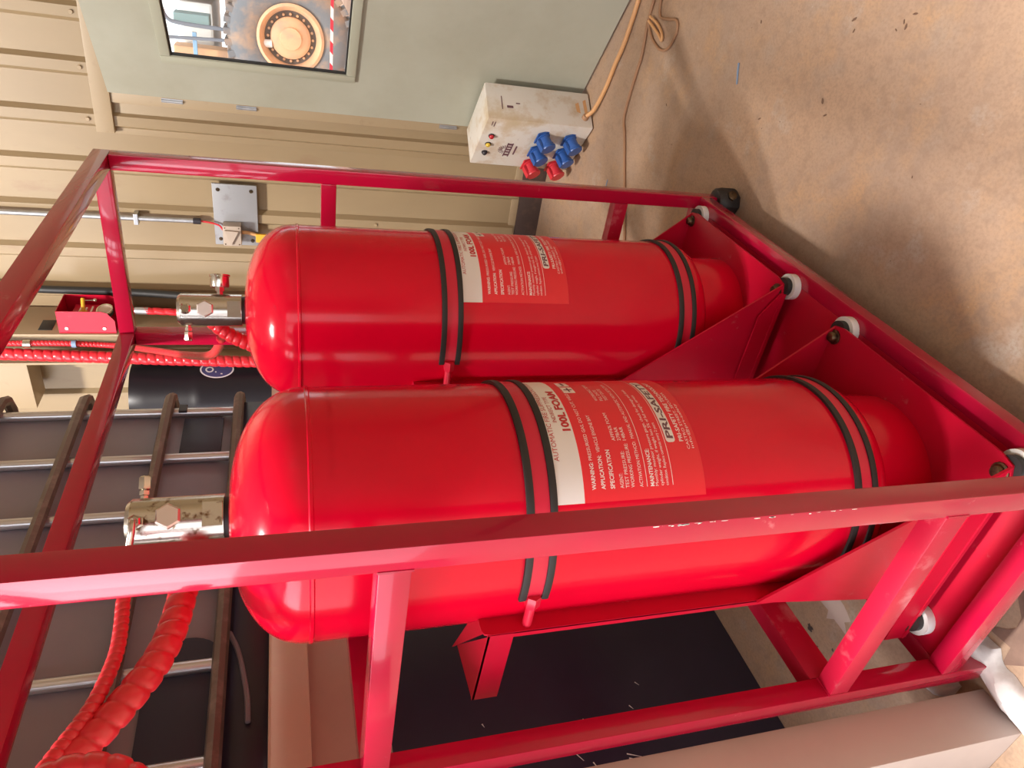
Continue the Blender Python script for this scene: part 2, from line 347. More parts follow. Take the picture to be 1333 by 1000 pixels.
# ================================================================== CAGE
W, D, H, t = 1.4217, .5501, 1.8586, .040
cage = root('cylinder_cage', (W / 2, D / 2, 0), 'red welded square-tube steel cage that holds the two red cylinders', 'cage')
def rail(name, *a): return box(name, *a, 'cage', cage, bev=.0028)
for (x0, y0, z0) in ((0, 0, .07), (W - t, 0, .07), (0, D - t, .0), (W - t, D - t, .07)): rail('post', x0, x0 + t, y0, y0 + t, z0, H - t)
for y0 in (0, D - t):
    rail('top_rail', 0, W, y0, y0 + t, H - t, H)
for x0 in (0, W - t):
    rail('top_rail', x0, x0 + t, t, D - t, H - t, H - .0005)
    rail('middle_rail', x0 + .0005, x0 + t - .0005, t, D - t, 1.266, 1.307)
    box('lower_rail', x0 + .0005, x0 + t - .0005, t, D - t, .380, .424, 'rail_dusty', cage, bev=.0028)
    rail('base_rail', x0 + .0005, x0 + t - .0005, t, D - t, .098, .143)
rail('middle_rail', t, W - t, D - t, D, 1.266, 1.307); box('lower_rail', t, W - t, D - t, D, .375, .440, 'rail_dusty', cage, bev=.0028)
rail('base_rail', t, W - t, 0, t, .092, .132); rail('base_rail', t, W - t, D - t, D, .092, .132)
box('floor_pan', t, W - t, t, D - t, .124, .1312, 'plate', cage, bev=.001)
for (x, y) in ((W - .028, .016), (W - .028, D - .02), (.02, .02)):
    f = lathe('foot', [(0, 0), (.040, 0), (.047, .012), (.047, .060), (.038, .072), (0, .072)], 'foot', cage, seg=8, T=Matrix.Translation((x, y, 0)))
    lathe('foot_bolt', hexprof(.016, .010), 'bolt', f, seg=6, T=frame((x - .030, y - .030, .035), (-.7, -.7, .12)))
for p in ((0.0, t, 1.307), (0, t, .424), (0, D - t, .424)):      # weld beads at the visible rail joints
    bm = B(); atube(bm, [Vector((p[0] + .001, p[1], p[2] - .043)), Vector((p[0] + .001, p[1], p[2] + .001))], .0028, 6); atube(bm, [Vector((p[0], p[1], p[2])), Vector((p[0] + t, p[1], p[2]))], .0028, 6)
    emit('weld_bead', bm, 'cage', cage, smooth=True)
bm = B()                                   # bare spots where the front edge of the near post is chipped
rr = random.Random(3)
for i in range(46):
    u = rr.random(); z = .62 + .36 * u if i > 26 else .86 + .075 * u
    a = rr.uniform(.0015, .0055) * (.7 if i <= 26 else 1.2); b = rr.uniform(.0005, .0013); oy = rr.uniform(0, .0006)
    z += rr.uniform(-.004, .004); o_ = rr.uniform(-.001, .003)
    P = [(o_ + .0005 + b * math.cos(q), -.0004, z + a * math.sin(q)) for q in [2 * pi * k / 6 for k in range(6)]]
    bm.faces.new([bm.verts.new((-.0004, max(p[0], .0012), p[2])) for p in P])
emit('paint_chip', bm, 'nylon', cage)['kind'] = 'stuff'

# ================================================================== BRACKETS AND CYLINDERS
R = .216
def bracket(xc, label):
    g = root('cylinder_bracket', (xc, .27, .1312), label, 'bracket', 'cylinder mounting brackets')
    ZB = .166; th = .005
    # base plate, front corners cut
    bm = B(); prism(bm, [(xc - .27, .075, ZB), (xc - .255, .040, ZB), (xc - .225, .033, ZB), (xc + .225, .033, ZB), (xc + .255, .040, ZB), (xc + .27, .075, ZB), (xc + .27, .505, ZB), (xc - .27, .505, ZB)], (0, 0, th)); emit('base_plate', bm, 'plate', g)
    for s in (-1, 1):
        # gusset: leaning triangular side plate
        xa, xb = xc + s * .268, xc + s * .238
        bm = B(); prism(bm, [(xc + s * .258, .042, ZB + .004), (xc + s * .262, .385, ZB - .004), (xc + s * .236, .366, .567)], (s * -.005, 0, 0)); emit('gusset', bm, 'plate', g)
        bm = B(); prism(bm, [(xa, .062, ZB - .008), (xa, .505, ZB - .008), (xa, .505, ZB + .050), (xa, .13, ZB + .050), (xa, .062, ZB + .008)], (-s * .005, 0, 0)); emit('side_lip', bm, 'plate', g)
        # flange beside the cylinder with a hole for the strap rod, back wall of the hat channel behind it
        bm = B(); x0, x1, x2 = xc + s * .231, xc + s * .180, xc + s * .10
        prism(bm, [(x0, .365, ZB + .005), (x1, .365, ZB + .005), (x1, .365, 1.103), (x0 - s * .012, .365, 1.103), (x0 - s * .003, .365, 1.099), (x0, .365, 1.088)], (0, .004, 0))
        prism(bm, [(x1, .367, ZB + .005), (x2, .50, ZB + .005), (x2, .50, 1.103), (x1, .367, 1.103)], (-s * .004, 0, 0))
        prism(bm, [(x0, .366, ZB + .3), (x0, .378, ZB + .3), (x0, .378, 1.088), (x0, .366, 1.088)], (-s * .003, 0, 0))
        emit('flange', bm, 'plate', g)
        bm = B(); prism(bm, [(x1, .366, 1.100), (x0 - s * .006, .366, 1.096), (xc + s * .145, .505, 1.119)], (0, 0, .004)); emit('end_cap', bm, 'plate', g)
        # strap arm reaching back to the cage
        bm = B(); xq = xc + s * .232; prism(bm, [(xq, .367, 1.048), (xq, .545, 1.052), (xq, .545, 1.100), (xq, .367, 1.094)], (-s * .004, 0, 0))
        prism(bm, [(xq, .545, 1.099), (xq, .368, 1.094), (xc + s * .144, .503, 1.113)], (0, 0, -.004)); emit('rear_arm', bm, 'plate', g)
        # bolts and mounts
        for (dx, y) in ((.243, .060), (.252, .470)):
            x = xc + s * dx
            lathe('mount', [(0, .1312), (.0335, .1312), (.0335, .151), (0, .1512)], 'nylon', g, seg=28, T=Matrix.Translation((x + s * .006, y - .010, 0)))
            lathe('mount_rubber', [(0, .1513), (.0235, .1513), (.0235, ZB - .0005), (0, ZB - .0005)], 'rubber', g, seg=24, T=Matrix.Translation((x + s * .006, y - .010, 0)))
            bb = lathe('bolt', [(0, ZB + th), (.018, ZB + th), (.018, ZB + th + .003), (.0125, ZB + th + .004), (.0125, ZB + .016), (.010, ZB + .020), (0, ZB + .021)], 'bolt', g, seg=14, T=Matrix.Translation((x, y + .004, 0)))
    bm = B(); prism(bm, [(xc - .10, .498, ZB + .005), (xc + .10, .498, ZB + .005), (xc + .10, .498, 1.10), (xc - .10, .498, 1.10)], (0, .004, 0)); emit('back_plate', bm, 'plate', g)
    # the two strap hoops, each with black rubber edging and rods through the flanges
    for (za, zb) in ((.996, 1.048), (.352, .402)):
        zc = (za + zb) / 2
        bm = B(); alathe(bm, [(R + .0006, za + .010), (R + .0030, za + .011), (R + .0034, zc), (R + .0030, zb - .011), (R + .0006, zb - .010)], 90, Matrix.Translation((xc, .275, 0)), -pi - .10, .10)
        sb = emit('strap', bm, 'strap', g, smooth=True)
        for z0 in (za, zb - .0125):
            bm = B(); alathe(bm, [(R + .0004, z0), (R + .0058, z0), (R + .0064, z0 + .003), (R + .0064, z0 + .0095), (R + .0058, z0 + .0125), (R + .0004, z0 + .0125)], 90, Matrix.Translation((xc, .275, 0)), -pi - .12, .12); emit('rubber_edging', bm, 'rubber', sb, smooth=True)
        for s in (-1, 1):
            bm = B(); T = frame((xc + s * (R + .001), .293, zc), (0, 1, 0)); alathe(bm, [(0, 0), (.0125, 0), (.014, .004), (.014, .022), (.012, .026), (0, .026)], 6, T); atube(bm, [(xc + s * (R + .001), .30, zc), (xc + s * (R + .001), .368, zc)], .0085, 10); emit('strap_rod', bm, 'strap', sb, smooth=True)
    return g
LCX, RCX, CY = .36, 1.09, .275
bracket(LCX, 'red steel bracket with white mounts under the nearer left cylinder behind the big post')
bracket(RCX, 'red steel bracket with white mounts under the farther right cylinder by the black foot')

def on_cyl(xc, r):
    return lambda phi, z: Vector((xc + r * math.sin(phi), CY - r * math.cos(phi), z))
def label_on(body, xc, pc):
    """printed label centred at azimuth pc (degrees)"""
    half = math.radians(48); p0 = math.radians(pc); f0 = on_cyl(xc, R + .0005); f1 = on_cyl(xc, R + .0009)
    def patch(bm, f, a, b, z0, z1, n=48):
        v = [[bm.verts.new(f(a + (b - a) * i / n, z)) for z in (z0, z1)] for i in range(n + 1)]
        for i in range(n): bm.faces.new((v[i][0], v[i + 1][0], v[i + 1][1], v[i][1]))
        return bm
    lab = emit('label', patch(B(), f0, p0 - half, p0 + half, .720, .947), 'lab_red', body, smooth=True); lab['label'] = 'red printed label of white small print'
    hd = emit('label_header', patch(B(), f0, p0 - half, p0 + half, .947, .9957), 'lab_white', body, smooth=True); hd['label'] = 'white band of the label with red lettering'
    rad = math.radians
    def line(bm, s, a, z, h, b=None, bold=0., slant=0., f=f1):
        a = rad(a) + p0
        add_text(bm, s, lambda x, y: f(a + x / R, z + y), h, None if b is None else (rad(b) + p0 - a) * R, bold, slant)
    bm = B()
    line(bm, 'AUTOMATIC FIRE SUPPRESSION SYSTEM', -29.2, .9835, .0088, 29.2)
    line(bm, 'INDIRECT TYPE', -9.7, .9710, .0075, 8.4)
    line(bm, '100L FOAM', -14.6, .9515, .0135, 14.2, .045)
    emit('lettering', bm, 'ink_red', hd)
    bm = B(); Lm = -42.6
    line(bm, 'WARNING:', Lm, .9255, .0070, -30.5, .022); line(bm, 'PRESSURISED GAS, DO NOT CUT, WELD OR TAMPER', -29.5, .9255, .0062, 24)
    line(bm, 'APPLICATION:', Lm, .9085, .0072, -27.5, .022); line(bm, 'VEHICLE ENGINE BAY', -26, .9085, .0064, -6)
    line(bm, 'SPECIFICATION', Lm, .8915, .0076, -25.0, .022)
    line(bm, 'AGENT:', Lm, .8750, .0064, -36.0); line(bm, 'AFFF6% FOAM', -20.8, .8750, .0064, -5)
    line(bm, 'TEST PRESSURE:', Lm, .8650, .0064, -26.0); line(bm, '27BAR', -20.8, .8650, .0064, -13.6)
    line(bm, 'WORKING PRESSURE:', Lm, .8550, .0064, -22.3); line(bm, '14BAR', -20.8, .8550, .0064, -13.6)
    for k, s in enumerate(('WORKING TEMP:', 'FILL DATE:', 'TEST DATE:')): line(bm, s, 4, .8760 - .010 * k, .0062)
    line(bm, 'ACTIVATION METHOD:', Lm, .8390, .0064, -21.5); line(bm, 'MANUAL AND AUTOMATIC WITH DETECTION', -20, .8390, .0062, 22)
    patch(bm, f1, p0 + rad(Lm), p0 + rad(40), .8312, .8322); patch(bm, f1, p0 + rad(Lm), p0 + rad(40), .7822, .7832)
    line(bm, 'MAINTENANCE:', Lm, .8180, .0072, -25.5, .022)
    line(bm, 'Monthly: monitor pressure gauge, check for damage and leaks', Lm, .8100, .0058, 14)
    line(bm, 'cylinder weight, if weight loss 5% of full weight, service', Lm, .8005, .0058, 8)
    line(bm, 'condition. Replace contents every 2 years', Lm, .7910, .0058, -12)
    line(bm, 'PRI-SAFETY FIRE TECHNOLOGY', -22.6, .7460, .0078, 24, .018)
    line(bm, 'CASTRO STREET, SECUNDA', -26.6, .7365, .0054, 10); line(bm, 'info@pri-safety', -26.3, .7285, .0050, 0)
    patch(bm, f1, p0 + rad(12), p0 + rad(19), .908, .930, 6); patch(bm, f1, p0 + rad(20.5), p0 + rad(27.5), .908, .930, 6)
    emit('lettering', bm, 'ink_white', lab)
    # rounded white plaque with the maker's word
    bm = B(); a, b, z0, z1, q = p0 + rad(-22.8), p0 + rad(25), .7615, .7795, .006; ring = []
    for (cx, cz, s0) in ((b - q / R, z1 - q, 0), (a + q / R, z1 - q, pi / 2), (a + q / R, z0 + q, pi), (b - q / R, z0 + q, 1.5 * pi)):
        for k in range(5): an = s0 + k * pi / 8; ring.append((cx + q * math.cos(an) / R, cz + q * math.sin(an)))
    top = sorted([p for p in ring if p[1] >= .7705]); bot = sorted([p for p in ring if p[1] < .7705])
    xs = sorted(set([p[0] for p in ring] + [a + (b - a) * i / 40 for i in range(2, 39)]))
    def zat(x):
        d = min(x - a, b - x) * R
        return q - math.sqrt(max(q * q - (q - min(d, q)) ** 2, 0))
    f2 = on_cyl(xc, R + .0010); vv = [(bm.verts.new(f2(x, z0 + zat(x))), bm.verts.new(f2(x, z1 - zat(x)))) for x in xs]
    for u, v in zip(vv, vv[1:]): bm.faces.new((u[0], v[0], v[1], u[1]))
    bmesh.ops.remove_doubles(bm, verts=bm.verts, dist=1e-5); emit('plaque', bm, 'lab_white', lab, smooth=True)
    bm = B(); line(bm, 'PRI-SAFETY', -21.0, .7645, .0118, 23.0, .030, .12, on_cyl(xc, R + .0014)); emit('lettering', bm, 'ink_dark', lab)
    bm = B(); f3 = on_cyl(xc, R + .0014)
    for (a_, b_, z0, z1) in ((13, 18, .917, .920), (15, 16, .911, .927), (21.5, 26.5, .9165, .9215)): patch(bm, f3, p0 + rad(a_), p0 + rad(b_), z0, z1, 4)
    emit('lettering', bm, 'ink_dark', lab)
def cylinder(xc, pc, label):
    c = root('fire_suppression_cylinder', (xc, CY, .171), label, 'cylinder', 'red foam cylinders in the cage')
    prof = [(0, .285), (.12, .287), (.165, .294), (.190, .304), (.206, .318), (.2145, .338), (R, .352), (R, 1.3715), (R + .0022, 1.3735), (R + .0022, 1.3775), (R, 1.3795)]
    hd = .122
    for k in range(1, 25):
        u = k / 24 * pi / 2; prof.append((R * math.cos(u) ** .82 if k < 24 else 0, 1.3795 + hd * math.sin(u) ** .94))
    body = lathe('body', prof, 'cyl', c, seg=128, T=Matrix.Translation((xc, CY, 0)))
    lathe('base_ring', [(.176, .325), (.176, .1715), (.170, .1715), (.170, .325)], 'cyl', c, seg=80, T=Matrix.Translation((xc, CY, 0)))
    bm = B(); alathe(bm, [(R, .3185), (R * .958, .3165), (R * .958, .3205)], 96, Matrix.Translation((xc, CY, 0)))
    bm.free()
    lathe('neck_ring', [(.034, 1.488), (.034, 1.5085), (.0, 1.5085)], 'rubber', c, seg=32, T=Matrix.Translation((xc, CY, 0)))
    label_on(c, xc, pc)
    bm = B(); f = on_cyl(xc, R + .0006)                         # low raised stamping under the shoulder
    add_text(bm, 'PRI-SAFETY  FOAM  100L', lambda x, y: f(math.radians(pc - 30) + x / R, 1.339 + y), .0085, math.radians(54) * R)
    emit('stamping', bm, 'cyl', body)
    return c
cylL = cylinder(LCX, -3.2, 'nearer red foam cylinder on the left, partly behind the thick cage post')
cylR = cylinder(RCX, -6.7, 'farther red foam cylinder on the right, its label seen whole above the open floor')
def valve(c, xc, a_disc, dirty, style):
    m = 'steel_dirty' if dirty else 'steel'; r = .0395; z0, z1 = 1.5085, 1.655
    bm = alathe(B(), [(0, z0), (r, z0), (r, z1 - .008), (r - .006, z1 - .001), (0, z1)], 48, Matrix.Translation((xc, CY, 0)))
    v = emit('valve_body', bm, m, c, smooth=True); v['label'] = 'stained stainless valve body with brown marks' if dirty else 'clean stainless valve body'
    def at(a, z, rr): return Vector((xc + rr * math.sin(math.radians(a)), CY - rr * math.cos(math.radians(a)), z))
    def dr(a): return Vector((math.sin(math.radians(a)), -math.cos(math.radians(a)), 0))
    lathe('valve_plug', hexprof(.0205, .012, .2), 'steel_face', v, seg=6, T=frame(at(a_disc, 1.590, r - .004), dr(a_disc)))
    bm = B(); T = frame(at(a_disc, 1.5085 + .0165, r - .0095), dr(a_disc)); abox(bm, -.020, .020, -.0155, .0155, 0, .0102, .0005, T); emit('spanner_flat', bm, m, v)
    s = a_disc + 90
    if style == 'R':
        bm = B(); T = frame(at(s, 1.559, r - .003), dr(s)); alathe(bm, [(0, 0), (.008, 0), (.008, .010), (.0115, .010), (.0115, .020), (0, .020)], 6, T); emit('gauge_stem', bm, 'steel', v)
        T = frame(at(s, 1.559, r + .016), dr(s)); lathe('pressure_gauge', [(0, 0), (.020, 0), (.022, .003), (.022, .026), (.0245, .027), (.0245, .031), (.021, .031), (.021, .029), (0, .029)], 'chrome', v, seg=36, T=T)
        lathe('pressure_port', [(0, 0), (.0135, 0), (.0135, .006), (.009, .010), (0, .010)], 'chrome', v, seg=20, T=frame(at(a_disc, 1.634, r - .003), dr(a_disc)))
        q = a_disc - 90
    else: 
        q = a_disc + 90
        lathe('hose_fitting', [(0, 0), (.011, 0), (.011, .012), (.0085, .013), (.0085, .020), (.0105, .021), (.0105, .032), (.008, .034), (0, .034)], 'steel_dirty', v, seg=6, T=frame(at(a_disc - 8, 1.634, r - .004), dr(a_disc - 8)))
        p = at(a_disc - 8, 1.634, r + .026); d = dr(a_disc - 8); l = dr(a_disc - 95)
        tube('elbow_pipe', spline([p, p + d * .012 + l * .002, p + d * .016 + l * .016, Vector((.274, .262, 1.641)), Vector((.236, .2945, 1.643))], 8), .0055, 'steel', v, seg=12)
    lathe('side_fitting', [(0, 0), (.0065, 0), (.0065, .006), (.0085, .007), (.0085, .014), (.006, .015), (.010, .017), (.010, .036), (.0075, .039), (0, .039)], 'chrome', v, seg=6, T=frame(at(q, 1.632, r - .002), dr(q)))
    return v
valve(cylR, RCX, -58, False, 'R')
valve(cylL, LCX, -36, True, 'L')

# ================================================================== HOSES
def hose(name, pts, r, pitch, label, group='red spiral-wrapped hoses', depth=.18):
    return tag(spiral(name, pts, r, pitch, depth=depth), label, 'hose', group)
hose('spiral_hose', [(.240, .292, 1.643), (.219, .300, 1.643), (.172, .303, 1.6395), (.132, .303, 1.639), (.088, .301, 1.645), (.050, .300, 1.655), (.006, .300, 1.676), (-.06, .300, 1.712), (-.14, .30, 1.775), (-.24, .30, 1.87)], .0102, .0125, 'thin red spiral-wrapped hose curving away from the stained left valve', depth=.24)
hose('spiral_hose', [(.36, .335, 1.545), (.310, .325, 1.556), (.262, .318, 1.563), (.231, .316, 1.566), (.190, .314, 1.570), (.150, .312, 1.577), (.112, .312, 1.590), (.080, .312, 1.607), (.048, .314, 1.628), (.012, .316, 1.655), (-.04, .318, 1.695), (-.11, .32, 1.755), (-.22, .32, 1.86)], .0215, .0265, 'thick red spiral-wrapped hose curving up to the left of the stained valve')
hose('spiral_hose', [(-0.09, 0.262, 1.703), (-0.07, 0.262, 1.686), (-0.058, 0.262, 1.666), (-0.055, 0.262, 1.65), (-0.056, 0.262, 1.629), (-0.064, 0.262, 1.604), (-0.081, 0.262, 1.581), (-0.108, 0.262, 1.565), (-0.142, 0.262, 1.557)], .0205, .0245, 'thick red spiral-wrapped hose loop just entering the picture at its lower left corner')
# hoses in the recess of the wall column, and on to the right valve
hose('spiral_hose', [(2.85, 1.416, 2.95), (2.85, 1.416, 2.713), (2.85, 1.416, 2.456), (2.83, 1.418, 2.216), (2.40, 1.185, 1.966), (1.98, .952, 1.775), (1.60, .715, 1.64), (1.30, .45, 1.575), (1.17, .335, 1.575), (1.125, .30, 1.60)], .0145, .017, 'thin red spiral-wrapped hose from the wall column to the right valve', depth=.24)
hose('spiral_hose', [(2.85, 1.470, 2.98), (2.85, 1.476, 2.725), (2.85, 1.497, 2.300), (2.80, 1.475, 2.12), (2.79, 1.482, 1.85), (2.80, 1.500, 1.57), (2.80, 1.50, 1.2), (2.8, 1.5, .6)], .031, .040, 'thick red spiral-wrapped hose hanging down the wall column recess')
hose('spiral_hose', [(1.13, .295, 1.60), (1.125, .33, 1.580), (1.12, .365, 1.54), (1.115, .40, 1.47), (1.11, .43, 1.38), (1.11, .435, 1.2)], .019, .018, 'red spiral-wrapped hose dropping behind the clean right valve', depth=.2)
hose('spiral_hose', [(2.98, 1.30, 2.10), (2.98, 1.303, 2.0), (2.98, 1.31, 1.85), (2.98, 1.315, 1.6), (2.98, 1.32, 1.2)], .019, .050, 'red spiral-wrapped hose hanging from the red actuator box', depth=.2)
tag(tube('black_hose', spline([(3.10, 1.255, 4.3), (3.10, 1.24, 2.9), (3.09, 1.245, 2.54), (3.08, 1.245, 2.2), (3.05, 1.245, 1.93), (3.0, 1.25, 1.58), (2.95, 1.26, 1.0)], 12), .020, 'hose_black', seg=12), 'straight black hose running down the cream wall above the red actuator box', 'hose')
lathe_o = None

# ================================================================== WALL COLUMN AND ACTUATOR BOX
bm = B()
abox(bm, 2.86, 3.145, 1.372, 1.384, 0, 5.39, .002); abox(bm, 2.86, 3.145, 1.536, 1.548, 0, 5.39, .002); abox(bm, 2.995, 3.007, 1.384, 1.536, 0, 5.39)
col = tag(emit('steel_column', bm, 'trim', smooth=True), 'cream H-section steel column against the sheet wall with hoses in its recess', 'column')
ab = root('actuator_box', (2.965, 1.31, 2.21), 'small open red steel box with a gauge and yellow pin on the wall column', 'actuator')
X0, X1, Y0, Y1, ZA, ZC = 2.872, 3.055, 1.252, 1.3715, 2.212, 2.462
bm = B(); prism(bm, [(X0, Y0, ZC), (X0, Y1, ZC), (X0, Y1, ZA), (X0, Y0 + .05, ZA), (X0, Y0 + .008, ZA + .03), (X0, Y0, ZA + .055)], (.003, 0, 0)); emit('side_panel', bm, 'plate', ab)
bm = B(); prism(bm, [(X1, Y0, ZC), (X1, Y1, ZC), (X1, Y1, ZA), (X1, Y0 + .05, ZA), (X1, Y0 + .008, ZA + .03), (X1, Y0, ZA + .055)], (-.003, 0, 0)); emit('side_panel', bm, 'plate', ab)
box('top_panel', X0 + .003, X1 - .003, Y0, Y1, ZC - .003, ZC, 'plate', ab, bev=0)
box('back_panel', X0 + .003, X1 - .003, Y1 - .003, Y1, ZA, ZC - .003, 'plate', ab, bev=0)
pl = box('instruction_plate', X0 + .012, X1 - .04, Y0 + .035, Y0 + .039, ZA + .03, ZC - .055, 'plate', ab, bev=.001)
bm = B()
for k in range(5): abox(bm, X0 + .02, X1 - .06 - .012 * (k % 2), Y0 + .0335, Y0 + .0345, ZA + .06 + .025 * k, ZA + .068 + .025 * k)
emit('lettering', bm, 'ink_white', pl)
for z in (ZC - .035, ZA + .05): lathe('screw', [(0, 0), (.009, 0), (.008, .005), (0, .006)], 'chrome', ab, seg=14, T=frame((X0, Y1 - .028, z), (-1, 0, 0)))
bm = alathe(B(), [(0, 0), (.009, 0), (.009, .07), (.006, .074), (0, .074)], 12, frame((X0 + .055, Y0 + .036, ZC - .105), (.5, -1, 0))); alathe(bm, [(0, 0), (.02, 0), (.02, .01), (0, .01)], 6, frame((X0 + .055, Y0 + .036, ZC - .105), (0, -1, 0))); emit('safety_pin', bm, 'yellow', ab, smooth=True)
bm = atube(B(), [(X0 + .095, Y0 - .012, ZC - .105), (X0 + .10, Y0 - .012, ZC - .15)], .0025, 6); bmesh.ops.create_icosphere(bm, subdivisions=2, radius=.009, matrix=Matrix.Translation((X0 + .10, Y0 - .012, ZC - .155))); emit('pull_ring', bm, 'chrome', ab, smooth=True)
gg = lathe('pressure_gauge', [(0, 0), (.030, 0), (.034, .004), (.034, .028)], 'blackp', ab, seg=32, T=frame((X0 + .065, Y0 + .045, ZA + .045), (-.30, -1, .15)))
lathe('bezel', [(.0345, .024), (.038, .026), (.038, .034), (.032, .034), (.031, .030)], 'chrome', gg, seg=32, T=frame((X0 + .065, Y0 + .045, ZA + .045), (-.30, -1, .15)))
lathe('dial', [(0, .030), (.0315, .030), (.0315, .031), (0, .0312)], 'dial', gg, seg=28, T=frame((X0 + .065, Y0 + .045, ZA + .045), (-.30, -1, .15)))
tag(lathe('hose_coupling', [(0, 0), (.019, 0), (.019, .06), (.015, .065), (.015, .10), (0, .10)], 'zinc', seg=12, T=Matrix.Translation((2.98, 1.30, 2.075))), 'zinc hose coupling under the red actuator box', 'coupling')
tag(box('black_tape_patch', 2.90, 3.00, 1.3695, 1.3718, 2.50, 2.56, 'hose_black', bev=.0008), 'scuffed black tape patch on the wall column above the actuator box', 'tape')
bm = B(); T = frame((2.845, 1.416, 2.40), (0, .02, 1)); alathe(bm, [(.0155, -.010), (.0185, -.010), (.0185, .010), (.0155, .010)], 16, T); tag(emit('cable_tie', bm, 'bluestrip', smooth=True), 'blue cable tie around the thin red hose on the wall column', 'cable tie')
bm = B(); T = frame((2.848, 1.416, 2.60), (0, 0, 1)); alathe(bm, [(.0155, -.016), (.021, -.016), (.021, .016), (.0155, .016)], 16, T); tag(emit('hose_clamp', bm, 'chrome', smooth=True), 'shiny clamp around the thin red hose high on the wall column', 'clamp')

br = tag(box('wall_bracket', 2.93, 3.10, 1.585, 1.86, 2.655, 3.4, 'trim', bev=.004), 'cream steel end bracket on the wall above the grey container', 'bracket')
# ================================================================== WALL PLATE, CONDUIT, CABLE
wp = root('isolator_plate', (3.13, .815, 1.533), 'grey metal plate with a dusty isolator switch fixed to the cream wall', 'plate')
box('plate', 3.112, 3.128, .655, .976, 1.533, 1.743, 'greyplate', wp, bev=.003)
for (y, z) in ((.685, 1.716), (.685, 1.560), (.945, 1.716), (.950, 1.562)): lathe('screw', [(0, 0), (.010, 0), (.009, .003), (0, .004)], 'bolt', wp, seg=12, T=frame((3.112, y, z), (-1, 0, 0)))
sw = box('isolator', 3.045, 3.112, .848, .955, 1.613, 1.700, 'isolator', wp, bev=.006)
bm = B(); prism(bm, [(3.045, .868, 1.690), (3.045, .872, 1.626), (3.045, .945, 1.662)], (-.014, 0, 0)); emit('switch_handle', bm, 'isolator', sw)
for z in (1.690, 1.624):
    for y in (.858, .945): lathe('screw', [(0, 0), (.0035, 0), (.003, .002), (0, .0025)], 'bolt', sw, seg=8, T=frame((3.045, y, z), (-1, 0, 0)))
cd = root('conduit', (3.095, .85, 1.81), 'thin galvanised conduit pipe with black end on the cream wall', 'pipe')
tube('pipe', [(3.095, .850, 4.5), (3.095, .848, 1.83)], .0125, 'zinc', cd, seg=14)
lathe('end_bush', [(0, 0), (.016, 0), (.016, .035), (.0125, .036), (0, .036)], 'blackp', cd, seg=16, T=Matrix.Translation((3.095, .848, 1.803)))
bm = B(); abox(bm, 3.078, 3.13, .822, .877, 2.085, 2.105, .002); emit('saddle_clip', bm, 'zinc', cd)
tag(tube('switch_cable', spline([(3.095, .848, 1.806), (3.095, .853, 1.76), (3.096, .866, 1.72), (3.085, .885, 1.701)], 8), .005, 'redp', seg=8), 'thin red cable from the conduit end to the isolator', 'cable')
cb = tag(tube('orange_cable', spline([(3.09, .895, 1.612), (3.096, .900, 1.58), (3.10, .915, 1.53), (3.102, .94, 1.48), (3.105, .98, 1.42), (3.105, 1.0, 1.2)], 8), .009, 'cordo', seg=10), 'orange cable leaving the underside of the isolator', 'cable')
bm = B(); abox(bm, 3.080, 3.095, .90, .945, 1.485, 1.545, .003); tag(emit('cable_tag', bm, 'yellow'), 'yellow tag with dark print hanging on the orange isolator cable', 'tag')

# ================================================================== POWER BOX
e1 = Vector((.647, .7625, 0)).normalized(); e2 = Vector((.7657, -.6432, 0)).normalized(); pb0 = Vector((2.626, .106, 0))
TB = Matrix(((e1.x, e2.x, 0, pb0.x), (e1.y, e2.y, 0, pb0.y), (0, 0, 1, 0), (0, 0, 0, 1)))      # local: x along the socket face, y into the box, z up
pb = root('power_distribution_box', pb0 + e1 * .18 + e2 * .09, 'stained white power box with blue and red sockets on the floor', 'power box')
box('housing', 0, .362, 0, .192, .006, .520, 'boxw', pb, bev=.006, T=TB)
bm = B()
for (x, y) in ((.03, .03), (.33, .03), (.03, .16), (.33, .16)): abox(bm, x - .015, x + .015, y - .015, y + .015, 0, .008, 0, TB)
emit('rubber_pad', bm, 'rubber', pb)
def pt(x, y, z): return TB @ Vector((x, y, z))
def socket(x, z, m):
    d = (-e2 + Vector((0, 0, -.35))).normalized()
    T = frame(pt(x, 0, z), d)
    s = lathe('socket', [(0, 0), (.034, 0), (.034, .012), (.028, .016), (.028, .050), (.032, .052), (.032, .062), (0, .064)], m, pb, seg=24, T=T)
    s['label'] = 'blue round industrial socket' if m == 'blue' else 'red round industrial socket'
    lid = lathe('socket_lid', [(.0, .063), (.0345, .063), (.0365, .068), (.0345, .074), (0, .076)], m, s, seg=24, T=T)
    bm = B(); abox(bm, -.014, .014, .028, .041, .018, .075, .002, T); emit('hinge', bm, m, s)
    bm = B(); abox(bm, -.038, .038, -.038, .038, 0, .008, .004, T); emit('mounting_flange', bm, m, s)
for x in (.095, .205): 
    socket(x, .228, 'blue'); socket(x, .092, 'blue')
socket(.318, .228, 'redp'); socket(.318, .098, 'redp')
for x, m, nm in ((.125, 'led_r', 'red'), (.190, 'led_y', 'yellow'), (.257, 'blackp', 'black')):
    l = lathe('indicator_lamp', [(0, 0), (.012, 0), (.012, .010), (.008, .015), (0, .016)], m, pb, seg=18, T=frame(pt(x, 0, .472), -e2)); l['label'] = nm + ' indicator lamp'
    lathe('bezel', [(.0122, 0), (.0145, 0), (.0145, .004), (.0122, .005)], 'blackp', l, seg=18, T=frame(pt(x, 0, .472), -e2))
def on_front(x0, z0): return lambda x, z: pt(x0 + x, -.0012, z0 + z)
bm = B(); fnt = on_front(.17, .335)
